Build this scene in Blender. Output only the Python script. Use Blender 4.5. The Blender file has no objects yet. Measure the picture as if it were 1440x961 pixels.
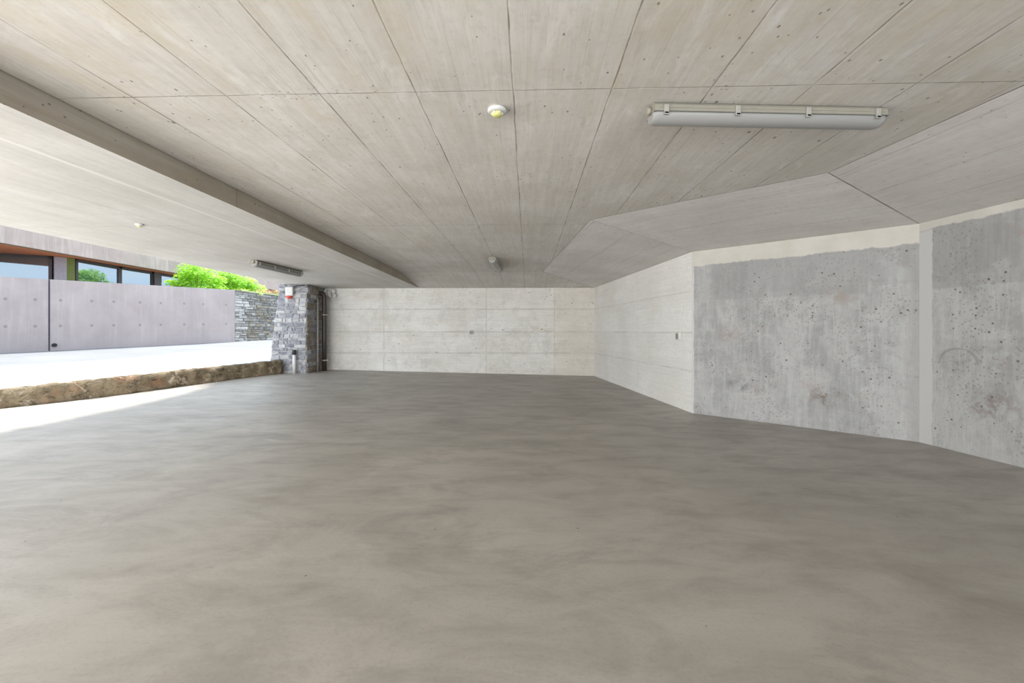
import bpy, bmesh, math, random
from mathutils import Vector, noise

# ------------------------------------------------------------------ camera, sky, sun, exposure
C = bpy.context.scene.collection
SC = bpy.context.scene
EYE = 1.30            # eye height in metres
F = 640.0             # focal length in pixels of the 1440 px wide frame (16 mm lens)
cam = bpy.data.cameras.new('camera'); camo = bpy.data.objects.new('camera', cam); C.objects.link(camo)
cam.lens = 16.0; cam.sensor_width = 36.0; cam.shift_y = -14.5/1440
cam.clip_start = 0.05; cam.clip_end = 500
camo.location = (0, 0, EYE); camo.rotation_euler = (math.pi/2, 0, 0)
SC.camera = camo

SKY = 2.5
SUN = 12.0
LEFT = 560.0           # watts of an added fill lamp standing in for daylight from the left
REAR = 500.0           # watts of a second added lamp, behind the viewer, brightening the interior
SC.view_settings.view_transform = 'Standard'; SC.view_settings.look = 'None'
SC.view_settings.gamma = 1; SC.view_settings.use_curve_mapping = False
SC.view_settings.exposure = 0.03

w = bpy.data.worlds.new('sky'); SC.world = w; w.use_nodes = True
nt = w.node_tree; nt.nodes.clear()
wo = nt.nodes.new('ShaderNodeOutputWorld'); bg = nt.nodes.new('ShaderNodeBackground')
tc = nt.nodes.new('ShaderNodeTexCoord'); mp = nt.nodes.new('ShaderNodeMapping'); mp.inputs['Scale'].default_value = (1, 1, 3)
nz = nt.nodes.new('ShaderNodeTexNoise'); nz.inputs['Scale'].default_value = 1.7; nz.inputs['Detail'].default_value = 5
rp = nt.nodes.new('ShaderNodeValToRGB')
rp.color_ramp.elements[0].position = .45; rp.color_ramp.elements[0].color = (.58, .77, 1.0, 1)
rp.color_ramp.elements[1].position = .62; rp.color_ramp.elements[1].color = (1.0, 1.0, 1.0, 1)
nt.links.new(tc.outputs['Generated'], mp.inputs[0]); nt.links.new(mp.outputs[0], nz.inputs['Vector'])
nt.links.new(nz.outputs[0], rp.inputs[0]); nt.links.new(rp.outputs[0], bg.inputs[0])
bg.inputs[1].default_value = SKY; nt.links.new(bg.outputs[0], wo.inputs[0])

sun = bpy.data.lights.new('sun', 'SUN'); suno = bpy.data.objects.new('sun', sun); C.objects.link(suno)
sun.energy = SUN; sun.angle = math.radians(7); sun.color = (1.0, .97, .92)
sd = Vector((-.18, -.85, -1)).normalized()           # sun beyond the far left corner, shining over the roof onto the road
suno.rotation_euler = sd.to_track_quat('-Z', 'Y').to_euler(); suno.location = (0, 0, 20)

def fill_lamp(name, loc, aim, sx, sy, watts, col):  # unseen area lamps, added because sun and sky leave the room dark
    l = bpy.data.lights.new(name, 'AREA'); l.shape = 'RECTANGLE'; l.size = sx; l.size_y = sy; l.energy = watts; l.color = col
    o = bpy.data.objects.new(name, l); C.objects.link(o); o.location = loc
    o.rotation_euler = Vector(aim).to_track_quat('-Z', 'Y').to_euler(); return o
fill_lamp('left_opening_fill', (-6.75, .6, 1.0), (1, 1.2, .14), 10.0, 1.5, LEFT, (1.0, .975, .94))
fill_lamp('rear_fill', (0, -7.2, 1.2), (0, 1, .20), 10.0, 2.0, REAR, (1.0, .975, .94)).data.spread = math.radians(150)

# ------------------------------------------------------------------ helpers
def at(x, y, Y):      # survey: a point seen at frame position x, y that stands Y metres away
    return Vector(((x-720)/F*Y, Y, EYE+(466-y)/F*Y))
def obj(name, me, mats, parent=None, kind=None, label=None, cat=None, group=None):
    if isinstance(me, bmesh.types.BMesh):
        m = bpy.data.meshes.new(name); me.to_mesh(m); me.free(); me = m
    o = bpy.data.objects.new(name, me); C.objects.link(o)
    for m in (mats if isinstance(mats, (list, tuple)) else [mats]): me.materials.append(m)
    if parent: o.parent = parent
    if kind: o['kind'] = kind
    if label: o['label'] = label
    if cat: o['category'] = cat
    if group: o['group'] = group
    return o
def thing(name, label, cat, loc=(0, 0, 0), rz=0, group=None):
    o = bpy.data.objects.new(name, None); C.objects.link(o); o.location = loc; o.rotation_euler = (0, 0, rz)
    o.empty_display_size = .1
    o['label'] = label; o['category'] = cat
    if group: o['group'] = group
    return o
def add_box(bm, c, s, mi=0, rz=0, bev=0):
    vs = []
    for dx in (-.5, .5):
        for dy in (-.5, .5):
            for dz in (-.5, .5):
                x, y = dx*s[0], dy*s[1]
                vs.append(bm.verts.new((c[0]+x*math.cos(rz)-y*math.sin(rz), c[1]+x*math.sin(rz)+y*math.cos(rz), c[2]+dz*s[2])))
    fs = []
    for q in ((0, 1, 3, 2), (4, 6, 7, 5), (0, 4, 5, 1), (2, 3, 7, 6), (0, 2, 6, 4), (1, 5, 7, 3)):
        f = bm.faces.new([vs[i] for i in q]); f.material_index = mi; fs.append(f)
    if bev:
        es = list({e for f in fs for e in f.edges})
        bmesh.ops.bevel(bm, geom=es, offset=bev, segments=2, affect='EDGES', profile=.5)
    return vs
def ring(bm, pts):
    return [bm.verts.new(p) for p in pts]
def loft(bm, rings, caps=True, smooth=True, mi=0):
    for a, b in zip(rings, rings[1:]):
        n = len(a)
        for i in range(n):
            f = bm.faces.new((a[i], a[(i+1) % n], b[(i+1) % n], b[i])); f.smooth = smooth; f.material_index = mi
    if caps:
        f = bm.faces.new(list(reversed(rings[0]))); f.material_index = mi
        f = bm.faces.new(rings[-1]); f.material_index = mi
def lathe(bm, c, prof, n=24, mi=0):                   # prof: (radius, z) pairs
    rs = [ring(bm, [(c[0]+r*math.cos(2*math.pi*k/n), c[1]+r*math.sin(2*math.pi*k/n), c[2]+z) for k in range(n)]) for r, z in prof]
    loft(bm, rs, mi=mi)
def tube(bm, pts, r, n=12, mi=0):
    pts = [Vector(p) for p in pts]; rs = []
    for i, p in enumerate(pts):
        d = ((pts[min(i+1, len(pts)-1)]-pts[max(i-1, 0)])).normalized()
        a = d.orthogonal().normalized() if abs(d.z) > .99 else d.cross(Vector((0, 0, 1))).normalized()
        if i and rs:
            a = (last - d*last.dot(d)).normalized()
        last = a; b = d.cross(a)
        rr = r[i] if isinstance(r, (list, tuple)) else r
        rs.append(ring(bm, [p+a*rr*math.cos(2*math.pi*k/n)+b*rr*math.sin(2*math.pi*k/n) for k in range(n)]))
    loft(bm, rs, mi=mi)
def fix(bm):
    bmesh.ops.recalc_face_normals(bm, faces=bm.faces); return bm

# ------------------------------------------------------------------ node materials
class NT:
    def __init__(s, name):
        s.m = bpy.data.materials.new(name); s.m.use_nodes = True; s.t = s.m.node_tree; s.t.nodes.clear()
        s.out = s.t.nodes.new('ShaderNodeOutputMaterial'); s.b = s.t.nodes.new('ShaderNodeBsdfPrincipled')
        s.t.links.new(s.b.outputs[0], s.out.inputs[0])
    def n(s, k): return s.t.nodes.new('ShaderNode'+k)
    def set(s, sock, v):
        if v is None: return
        if isinstance(v, bpy.types.NodeSocket): s.t.links.new(v, sock)
        elif isinstance(v, (tuple, list)) and sock.type == 'RGBA': sock.default_value = tuple(v)+(1,) if len(v) == 3 else tuple(v)
        else: sock.default_value = v
    def uv(s): return s.n('UVMap').outputs[0]
    def pos(s): return s.n('NewGeometry').outputs['Position']
    def obj(s): return s.n('TexCoord').outputs['Object']
    def math(s, op, a, b=None, c=None, clamp=False):
        n = s.n('Math'); n.operation = op; n.use_clamp = clamp
        s.set(n.inputs[0], a); s.set(n.inputs[1], b); s.set(n.inputs[2], c); return n.outputs[0]
    def sep(s, v):
        n = s.n('SeparateXYZ'); s.set(n.inputs[0], v); return n.outputs[0], n.outputs[1], n.outputs[2]
    def comb(s, x, y, z=0.0):
        n = s.n('CombineXYZ'); s.set(n.inputs[0], x); s.set(n.inputs[1], y); s.set(n.inputs[2], z); return n.outputs[0]
    def map(s, v, sc=(1, 1, 1), loc=(0, 0, 0), rot=(0, 0, 0)):
        n = s.n('Mapping'); s.set(n.inputs[0], v); n.inputs['Scale'].default_value = sc; n.inputs['Location'].default_value = loc
        n.inputs['Rotation'].default_value = rot; return n.outputs[0]
    def noise(s, v, sc, det=4, rough=.55, dist=0):
        n = s.n('TexNoise'); s.set(n.inputs['Vector'], v); n.inputs['Scale'].default_value = sc
        n.inputs['Detail'].default_value = det; n.inputs['Roughness'].default_value = rough; n.inputs['Distortion'].default_value = dist
        return n.outputs[0]
    def vor(s, v, sc, feat='F1', out=0):
        n = s.n('TexVoronoi'); n.feature = feat; s.set(n.inputs['Vector'], v); n.inputs['Scale'].default_value = sc; return n.outputs[out]
    def white(s, v):
        n = s.n('TexWhiteNoise'); n.noise_dimensions = '1D'; s.set(n.inputs['W'], v); return n.outputs[0]
    def rng(s, v, a, b, c=0.0, d=1.0, smooth=False):
        n = s.n('MapRange'); n.clamp = True
        if smooth: n.interpolation_type = 'SMOOTHSTEP'
        s.set(n.inputs[0], v)
        for i, q in zip((1, 2, 3, 4), (a, b, c, d)): s.set(n.inputs[i], q)
        return n.outputs[0]
    def mix(s, f, a, b, mode='MIX'):
        n = s.n('Mix'); n.data_type = 'RGBA'; n.blend_type = mode
        s.set(n.inputs[0], f); s.set(n.inputs[6], a); s.set(n.inputs[7], b); return n.outputs[2]
    def near(s, u, lst):                              # distance to the nearest of a list of positions
        r = None
        for q in lst:
            d = s.math('ABSOLUTE', s.math('SUBTRACT', u, q)); r = d if r is None else s.math('MINIMUM', r, d)
        return r
    def period(s, u, p, off=0.0):                     # distance to the nearest multiple
        t = s.math('FRACT', s.math('DIVIDE', s.math('SUBTRACT', u, off), p))
        return s.math('MULTIPLY', s.math('MINIMUM', t, s.math('SUBTRACT', 1.0, t)), p)
    def bump(s, h, st=.3, dist=.01):
        n = s.n('Bump'); n.inputs['Strength'].default_value = st; n.inputs['Distance'].default_value = dist
        s.set(n.inputs['Height'], h); s.t.links.new(n.outputs[0], s.b.inputs['Normal'])
    def done(s, col, rough=.85, spec=.3, metal=0):
        s.set(s.b.inputs['Base Color'], col); s.set(s.b.inputs['Roughness'], rough)
        s.b.inputs['Specular IOR Level'].default_value = spec; s.b.inputs['Metallic'].default_value = metal
        return s.m

def plain(name, col, rough=.6, spec=.4, metal=0, var=.08):
    t = NT(name); q = t.noise(t.obj(), 14, 4)
    c = t.mix(t.rng(q, .3, .7), tuple(k*(1-var) for k in col), tuple(min(1, k*(1+var)) for k in col))
    return t.done(c, rough, spec, metal)

def concrete(name, c1, c2, joint=(.16, .14, .12), ujoints=None, uper=None, uoff=0.0, vjoints=None, vper=None, voff=0.0,
             board=.1, grain=.5, jw=.006, jstr=.8, pits=.5, stain=(.52, .44, .32), stain_amt=.25, pitscale=7, seed=0, extra=None, vbreak=True):
    """board-marked concrete; u runs across the boards, v along them (both in metres)"""
    t = NT(name); uv = t.map(t.uv(), loc=(seed*3.17, seed*5.31, seed)); raw = t.uv(); u, v, _ = t.sep(raw)
    big = t.noise(uv, .9, 5, .6, .3)
    col = t.mix(t.rng(big, .32, .68, smooth=True), c1, c2)
    # tone of each single board
    bi = t.math('FLOOR', t.math('DIVIDE', u, board))
    wn = t.white(t.math('ADD', bi, seed*7.3))
    col = t.mix(t.math('MULTIPLY', wn, .10*grain/.5), col, (.36, .34, .31))
    # grain along the boards
    st = t.noise(t.map(uv, sc=(26, 1.3, 1)), 1.0, 5, .65)
    col = t.mix(t.rng(st, .35, .75, 0, .22*grain/.5), col, (.30, .28, .25))
    st2 = t.noise(t.map(uv, sc=(9, .5, 1)), 1.0, 4, .6)
    col = t.mix(t.rng(st2, .5, .8, 0, .22*grain/.5), col, (.80, .79, .77))
    gr2 = t.noise(t.map(uv, sc=(60, 2.5, 1)), 1.0, 3, .6)
    col = t.mix(t.rng(gr2, .55, .7, 0, .16*grain/.5), col, (.25, .23, .20))
    # faint seams between boards
    bs = t.rng(t.period(u, board), 0, .004, 1, 0)
    bm_ = t.rng(t.noise(t.map(uv, sc=(6, .7, 1)), 1.0, 2), .5, .66)
    col = t.mix(t.math('MULTIPLY', t.math('MULTIPLY', bs, bm_), .35*grain/.5), col, (.25, .23, .2))
    # warm and dark stains
    sn = t.noise(t.map(uv, sc=(3, 1, 1)), 1.1, 6, .65, .5)
    col = t.mix(t.rng(sn, .55, .78, 0, stain_amt), col, stain)
    # panel joints
    jm = None
    wob = t.math('MULTIPLY', t.math('SUBTRACT', t.noise(uv, 3, 2), .5), .012)
    uj = t.math('ADD', u, wob); vj = t.math('ADD', v, wob)
    brk = t.rng(t.noise(t.map(uv, sc=(2.2, 2.2, 1)), 1.0, 5, .65), .38, .60, .12, 1)
    for p, dd in (('u', (uj, ujoints, uper, uoff)), ('v', (vj, vjoints, vper, voff))):
        a, lst, per, off = dd
        ds = []
        if lst: ds.append(t.near(a, lst))
        if per: ds.append(t.period(a, per, off))
        for d in ds:
            m = t.rng(d, jw*.4, jw, 1, 0)
            jm = m if jm is None else t.math('MAXIMUM', jm, m)
    if jm is not None:
        jj = t.math('MULTIPLY', t.math('MULTIPLY', jm, brk), jstr)
        col = t.mix(jj, col, joint)
    # pits
    pr = t.rng(t.noise(uv, 2.2, 2), .36, .60, .0, .075)
    pv = t.vor(t.map(uv, rot=(0, 0, .3), sc=(1, .6, 1)), pitscale)
    pv2 = t.vor(t.map(uv, loc=(5, 2, 0), sc=(1, .6, 1)), pitscale*2.3)
    fm = t.noise(uv, 16, 6, .7)
    col = t.mix(t.rng(fm, .5, .75, 0, .22), col, (.27, .25, .22))
    pm = t.math('MAXIMUM', t.math('LESS_THAN', pv, t.math('MULTIPLY', pr, pits)), t.math('LESS_THAN', pv2, t.math('MULTIPLY', pr, pits*1.5)))
    col = t.mix(t.math('MULTIPLY', pm, .75), col, (.13, .11, .09))
    hgt = t.math('SUBTRACT', t.math('MULTIPLY', st, .5), t.math('MULTIPLY', pm, .8))
    if jm is not None: hgt = t.math('SUBTRACT', hgt, jm)
    if extra: col = extra(t, uv, u, v, col)
    t.bump(hgt, .35, .006)
    return t.done(col, .88, .25)

def smooth_cut(t, a, edge, soft, inv=False):
    return t.rng(a, edge-soft, edge+soft, 1 if inv else 0, 0 if inv else 1, smooth=True)

def ridge(t, uv, u, v, col):
    wb = t.math('MULTIPLY', t.noise(uv, 1.5, 3), .03)
    m = t.rng(t.near(t.math('ADD', u, wb), [-3.43]), .004, .03, .55, 0)
    col = t.mix(m, col, (.80, .79, .77))
    g = t.noise(t.map(uv, sc=(5, .35, 1), loc=(3, 0, 0)), 1.0, 5, .6)
    return t.mix(t.rng(g, .5, .72, 0, .22), col, (.42, .42, .42))
def dirt(t, uv, u, v, col):
    a = t.noise(t.map(uv, sc=(1, 1, 1), loc=(4, 4, 0)), 2.6, 8, .75, .6)
    col = t.mix(t.rng(a, .47, .66, 0, .42), col, (.42, .40, .37))
    seam = t.rng(t.near(t.math('ADD', u, t.math('MULTIPLY', t.noise(uv, 2, 3), .05)), [.685, 1.305, 1.965]), 0, .06, .22, 0)
    col = t.mix(t.math('MULTIPLY', seam, t.rng(t.noise(uv, 1.3, 4), .4, .6)), col, (.33, .30, .27))
    return t.mix(t.math('MULTIPLY', t.rng(v, 7.9, 8.1), .35), col, (.60, .53, .43))
def creases(t, uv, u, v, col):
    x, y, z = t.sep(t.pos()); m = None
    pts = {'A': (.737, 10.97), 'B': (1.01, 5.87), 'C': (2.87, 4.13), 'D': (3.0, 2.6), '1': (2.39, 13.2), '2': (2.86, 7.23), '3': (4.77, 5.33), 'S': (-2.71, 11.05)}
    for a, b, wd_ in (('A', 'B', .007), ('B', 'C', .009), ('C', 'D', .009), ('A', '1', .012), ('B', '2', .005), ('C', '3', .010), ('S', 'A', .006)):
        (ax, ay), (bx, by) = pts[a], pts[b]; L = math.hypot(bx-ax, by-ay); dx, dy = (bx-ax)/L, (by-ay)/L
        rx = t.math('SUBTRACT', x, ax); ry = t.math('SUBTRACT', y, ay)
        s_ = t.math('ADD', t.math('MULTIPLY', rx, dx), t.math('MULTIPLY', ry, dy))
        c_ = t.math('ABSOLUTE', t.math('SUBTRACT', t.math('MULTIPLY', rx, dy), t.math('MULTIPLY', ry, dx)))
        o_ = t.math('ABSOLUTE', t.math('SUBTRACT', s_, L/2))
        q = t.math('MULTIPLY', t.rng(c_, wd_*.4, wd_, 1, 0), t.math('LESS_THAN', o_, L/2))
        m = q if m is None else t.math('MAXIMUM', m, q)
    bk = t.rng(t.noise(uv, 2.5, 3), .35, .6, .35, .95)
    return t.mix(t.math('MULTIPLY', m, bk), col, (.17, .145, .115))
def patches(t, uv, u, v, col):
    # crumbs and dark chips along the cross joints, pale laitance and warm form oil marks
    vj = t.near(v, [-.70, 2.72, 6.14, 9.56])
    ch = t.vor(t.map(uv, sc=(1, 1.6, 1), loc=(1, 7, 0)), 22)
    m = t.math('MULTIPLY', t.math('LESS_THAN', ch, .22), t.rng(vj, .0, .09, 1, 0))
    m = t.math('MULTIPLY', m, t.rng(t.noise(t.map(uv, loc=(6, 0, 0)), 2.0, 2), .50, .60))
    col = t.mix(t.math('MULTIPLY', m, .8), col, (.20, .16, .12))
    a = t.noise(t.map(uv, sc=(4, 1.2, 1), loc=(2, 8, 0)), 1.2, 7, .72, .8)
    col = t.mix(t.rng(a, .56, .66, 0, .35), col, (.80, .795, .78))
    b = t.noise(t.map(uv, sc=(2.2, .8, 1), loc=(5, 1, 0)), 1.3, 6, .7, .5)
    near_ = t.rng(v, 2.2, 3.2, 1, .25)
    col = t.mix(t.math('MULTIPLY', t.rng(b, .46, .66, 0, .42), near_), col, (.50, .42, .28))
    c = t.noise(t.map(uv, sc=(7, 2.2, 1), loc=(9, 4, 0)), 1.6, 7, .75, .6)
    col = t.mix(t.rng(c, .58, .72, 0, .35), col, (.34, .31, .28))
    return creases(t, uv, u, v, col)
CE1 = (.61, .58, .535); CE2 = (.71, .685, .65)
M_plateau = concrete('ceiling_boards', CE1, CE2, uper=.586, uoff=-.085, vjoints=[-4.12, -.70, 2.72, 6.14, 9.56], stain_amt=.45, jstr=.85, pits=1.0, grain=.5, extra=patches)
M_facet = concrete('ceiling_facet', (.68, .655, .625), (.77, .745, .72), uper=.62, uoff=.02, vper=6.0, voff=3.0, jstr=.5, seed=3, pits=.7, grain=.4, extra=creases)
M_soffit = concrete('ceiling_soffit', (.58, .565, .535), (.66, .65, .63), ujoints=[-4.25, -5.3], vper=3.4, voff=1.9, jstr=.5, seed=5, pits=.5, stain_amt=.15, extra=ridge)
M_step = concrete('ceiling_step', (.35, .30, .235), (.42, .37, .29), board=.09, vjoints=[4.63, -1], seed=8, pits=1.1, pitscale=9, jstr=.6)  # shade of the step face put into its colour, darker than the slab
M_back = concrete('back_wall', (.68, .66, .61), (.77, .755, .72), ujoints=[.66, 1.28, 1.94], vjoints=[2.99, 6.0, 7.99], board=.16, grain=.5, jstr=.42, jw=.02, seed=11, pits=1.0, pitscale=4, stain_amt=.4, joint=(.30, .28, .25), extra=dirt)
M_rfar = concrete('right_far_wall', (.77, .755, .71), (.84, .83, .80), ujoints=[.66, 1.28, 1.94], vjoints=[3.55], board=.16, grain=.35, jstr=.4, jw=.014, seed=14, pits=.5, stain=(.66, .56, .42), stain_amt=.16, joint=(.36, .34, .31))

def rough_wall(name, band_z, left_s, right_s, seed, c_dark, c_mid, c_light, band, spots=(), arcs=(), up_z=1.78):
    t = NT(name); raw = t.uv(); u, v, _ = t.sep(raw)      # here u runs along the wall, v is the height
    p = t.map(raw, loc=(seed*2.3, seed*4.1, 0))
    n1 = t.noise(p, 1.6, 6, .65, .4)
    st = t.noise(t.map(p, sc=(16, 1.4, 1)), 1.0, 5, .65)
    fine = t.noise(p, 22, 5, .7)
    col = t.mix(t.rng(n1, .38, .60, smooth=True), c_dark, c_mid)
    n2 = t.noise(t.map(p, loc=(2, 9, 0)), 8.0, 7, .75, .3)
    col = t.mix(t.rng(n2, .52, .66, 0, .45), col, c_light)
    col = t.mix(t.rng(n2, .30, .46, .40, 0), col, (.25, .245, .24))
    col = t.mix(t.rng(st, .45, .75, 0, .6), col, c_light)
    col = t.mix(t.rng(fine, .5, .75, 0, .35), col, (.26, .26, .26))
    vs_ = t.noise(t.map(p, sc=(48, 3.5, 1), loc=(1, 3, 0)), 1.0, 4, .65)
    col = t.mix(t.rng(vs_, .52, .72, 0, .35), col, (.20, .20, .195))
    # worn upper patch with a wavy tide line
    wav = t.math('MULTIPLY', t.math('SUBTRACT', t.noise(t.map(p, sc=(1.6, 1.6, 1)), 1.0, 5, .6), .5), .7)
    tide = t.math('ABSOLUTE', t.math('SUBTRACT', t.math('ADD', v, wav), 1.95))
    col = t.mix(t.rng(tide, .0, .03, .35, 0), col, (.30, .29, .28))
    up = t.rng(t.math('ADD', v, wav), 1.93, 1.99, 0, .25)
    col = t.mix(up, col, (.33, .33, .33))
    # cream plaster band along the top and smooth strip at the ends
    wob = t.math('MULTIPLY', t.math('SUBTRACT', t.noise(p, 5, 5, .7), .5), .10)
    bm1 = t.rng(t.math('ADD', v, wob), band_z-.008, band_z+.008)
    bl = t.rng(t.math('ADD', u, t.math('MULTIPLY', wob, .6)), left_s-.006, left_s+.006, 1, 0)
    br = t.rng(t.math('ADD', u, wob), right_s-.006, right_s+.006)
    smo = t.mix(t.rng(t.noise(p, 3, 4), .4, .7), band[0], band[1])
    col = t.mix(bl, col, (.50, .495, .485))
    br2 = t.rng(t.math('ADD', u, t.math('MULTIPLY', wob, 2.5)), right_s-.10, right_s+.02, 0, .6)
    col = t.mix(br2, col, (.30, .295, .28))
    edge = t.rng(t.math('ABSOLUTE', t.math('SUBTRACT', t.math('ADD', v, wob), band_z-.012)), 0, .014, .6, 0)
    col = t.mix(edge, col, (.36, .35, .33))
    col = t.mix(bm1, col, smo)
    rough_zone = t.math('SUBTRACT', 1.0, t.math('MAXIMUM', bm1, bl))
    blk = t.math('MULTIPLY', t.rng(t.math('ADD', v, t.math('MULTIPLY', wob, .6)), up_z-.012, up_z+.012), t.rng(t.noise(t.map(p, sc=(1.2, .4, 1), loc=(4, 2, 0)), 1.0, 4), .42, .50))
    col = t.mix(t.math('MULTIPLY', t.math('MULTIPLY', blk, .38), t.math('SUBTRACT', 1.0, t.math('MAXIMUM', bm1, bl))), col, (.24, .24, .235))
    # holes
    cl = t.rng(t.noise(p, 1.7, 2), .38, .58, .02, .13)
    pv = t.vor(t.map(p, rot=(0, 0, .4)), 10)
    pm = t.math('MULTIPLY', t.math('LESS_THAN', pv, cl), rough_zone)
    pv2 = t.vor(t.map(p, loc=(3, 1, 0)), 26)
    pm2 = t.math('MULTIPLY', t.math('LESS_THAN', pv2, t.math('MULTIPLY', cl, 2.2)), rough_zone)
    col = t.mix(t.math('MULTIPLY', pm, .85), col, (.12, .10, .09))
    col = t.mix(t.math('MULTIPLY', pm2, .5), col, (.22, .19, .17))
    # rust brown patches low on the wall
    rs = t.noise(t.map(p, loc=(7, 3, 0)), 2.6, 5, .7)
    col = t.mix(t.math('MULTIPLY', t.rng(rs, .60, .75, 0, .5), rough_zone), col, (.36, .28, .23))
    nn = t.noise(p, 6, 6, .75)
    for (su, sv, sr, sc_) in spots:
        dx = t.math('SUBTRACT', u, su); dz = t.math('SUBTRACT', v, sv)
        r = t.math('SQRT', t.math('ADD', t.math('MULTIPLY', dx, dx), t.math('MULTIPLY', t.math('MULTIPLY', dz, dz), 2.5)))
        m = t.math('MULTIPLY', t.rng(r, sr*.3, sr, .9, 0), t.rng(nn, .46, .58))
        col = t.mix(m, col, sc_)
    for (su, sv, ru, rv) in arcs:
        dx = t.math('DIVIDE', t.math('SUBTRACT', u, su), ru); dz = t.math('DIVIDE', t.math('SUBTRACT', v, sv), rv)
        r = t.math('SQRT', t.math('ADD', t.math('MULTIPLY', dx, dx), t.math('MULTIPLY', dz, dz)))
        m = t.math('MULTIPLY', t.rng(t.math('ABSOLUTE', t.math('SUBTRACT', t.math('ADD', r, t.math('MULTIPLY', wob, .8)), 1.0)), .02, .11, .55, 0), t.math('MULTIPLY', t.math('GREATER_THAN', dz, -.1), t.rng(nn, .38, .52, .2, 1)))
        col = t.mix(m, col, (.20, .195, .19))
    h = t.math('SUBTRACT', t.math('MULTIPLY', fine, .4), pm)
    t.bump(h, .5, .008)
    return t.done(col, .9, .2)
M_rmid = rough_wall('right_middle_wall', 2.33, .03, 2.64, 2, (.29, .29, .283), (.38, .378, .37), (.46, .455, .445), ((.50, .475, .42), (.56, .54, .49)), [(1.80, .43, .26, (.17, .13, .10)), (.71, .52, .22, (.17, .16, .15)), (1.9, 1.75, .3, (.30, .27, .24)), (.55, 1.25, .25, (.30, .25, .22))])
M_rnear = rough_wall('right_near_wall', 2.475, .15, 99, 6, (.32, .32, .313), (.41, .41, .40), (.50, .495, .485), ((.53, .51, .46), (.60, .58, .54)), [(.75, .55, .3, (.22, .19, .17))], [(.42, .96, .19, .15)])

def floor_mat():
    t = NT('floor_screed'); p = t.pos()
    a = t.noise(p, .45, 6, .62, .6); b = t.noise(t.map(p, sc=(1, 2.2, 1), rot=(0, 0, .4)), 1.6, 6, .68, .5); c = t.noise(p, 9, 6, .7)
    col = t.mix(t.rng(a, .36, .66, smooth=True), (.35, .322, .28), (.43, .40, .355))
    col = t.mix(t.rng(b, .44, .72, 0, .50), col, (.215, .195, .165))
    col = t.mix(t.rng(c, .45, .8, 0, .22), col, (.40, .38, .35))
    g2 = t.noise(p, 55, 3, .7); col = t.mix(t.rng(g2, .5, .75, 0, .30), col, (.20, .185, .165))
    g3 = t.noise(t.map(p, sc=(1, 1.6, 1), loc=(4, 4, 0)), .9, 7, .72, .9); col = t.mix(t.rng(g3, .50, .66, 0, .45), col, (.20, .18, .155))
    pv = t.vor(p, 3.1); col = t.mix(t.math('MULTIPLY', t.math('LESS_THAN', pv, .022), .8), col, (.07, .06, .055))
    sc_ = t.noise(t.map(p, sc=(1, 14, 1), rot=(0, 0, -.5)), 2.2, 4, .6)
    col = t.mix(t.rng(sc_, .60, .75, 0, .18), col, (.42, .40, .37))
    t.bump(c, .04, .003)
    return t.done(col, t.rng(b, .35, .7, .42, .55), .5)
M_floor = floor_mat()

# ------------------------------------------------------------------ the room
TOP = 2.56            # wall top, underside of the low slab
HI = 2.74             # underside of the raised middle field
ROOF = 2.95
c0 = Vector((-6.75, 13.42)); c1 = Vector((2.39, 13.2)); c2 = Vector((2.86, 7.23)); c3 = Vector((4.77, 5.33)); c4 = Vector((4.87, 4.33)); c5 = Vector((5.35, -.5)); c6 = Vector((5.6, -7))
def floor_z(x, y):
    t = max(0, min(1, (y-7.6)/5)); t = t*t*(3-2*t)
    return .19*t*max(0, min(1, (2.39-x)/8.6))

def seg_wall(name, a, b, mat, thick=.3, swap=False, z1=ROOF):
    """wall from a to b (seen left to right); UV along/height or swapped"""
    d = (b-a); L = d.length; d = d/L; nrm = Vector((-d.y, d.x))      # away from the room
    bm = bmesh.new(); uvl = bm.loops.layers.uv.new('UVMap')
    pts = [(a, 0), (b, L)]
    lo = [bm.verts.new((p.x, p.y, -.12)) for p, _ in pts]; hi = [bm.verts.new((p.x, p.y, z1)) for p, _ in pts]
    a2, b2 = a+nrm*thick, b+nrm*thick
    lo2 = [bm.verts.new((p.x, p.y, -.12)) for p in (a2, b2)]; hi2 = [bm.verts.new((p.x, p.y, z1)) for p in (a2, b2)]
    for q in ((lo[0], lo[1], hi[1], hi[0]), (lo2[1], lo2[0], hi2[0], hi2[1]), (hi[0], hi[1], hi2[1], hi2[0]), (lo[1], lo[0], lo2[0], lo2[1]),
              (lo2[0], lo[0], hi[0], hi2[0]), (lo[1], lo2[1], hi2[1], hi[1])):
        f = bm.faces.new(q)
        for l in f.loops:
            s = (Vector(l.vert.co.xy)-a).dot(d); z = l.vert.co.z
            l[uvl].uv = (z, s) if swap else (s, z)
    return obj(name, fix(bm), mat, kind='structure')
# for board concrete u is the height (boards lie flat), v runs along the wall
wb = seg_wall('wall_back', c0, c1, M_back, swap=True)
seg_wall('wall_right_far', c1, c2, M_rfar, swap=True)
seg_wall('wall_right_middle', c2, c3, M_rmid)
seg_wall('wall_right_near', c3, c5, M_rnear)

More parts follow.
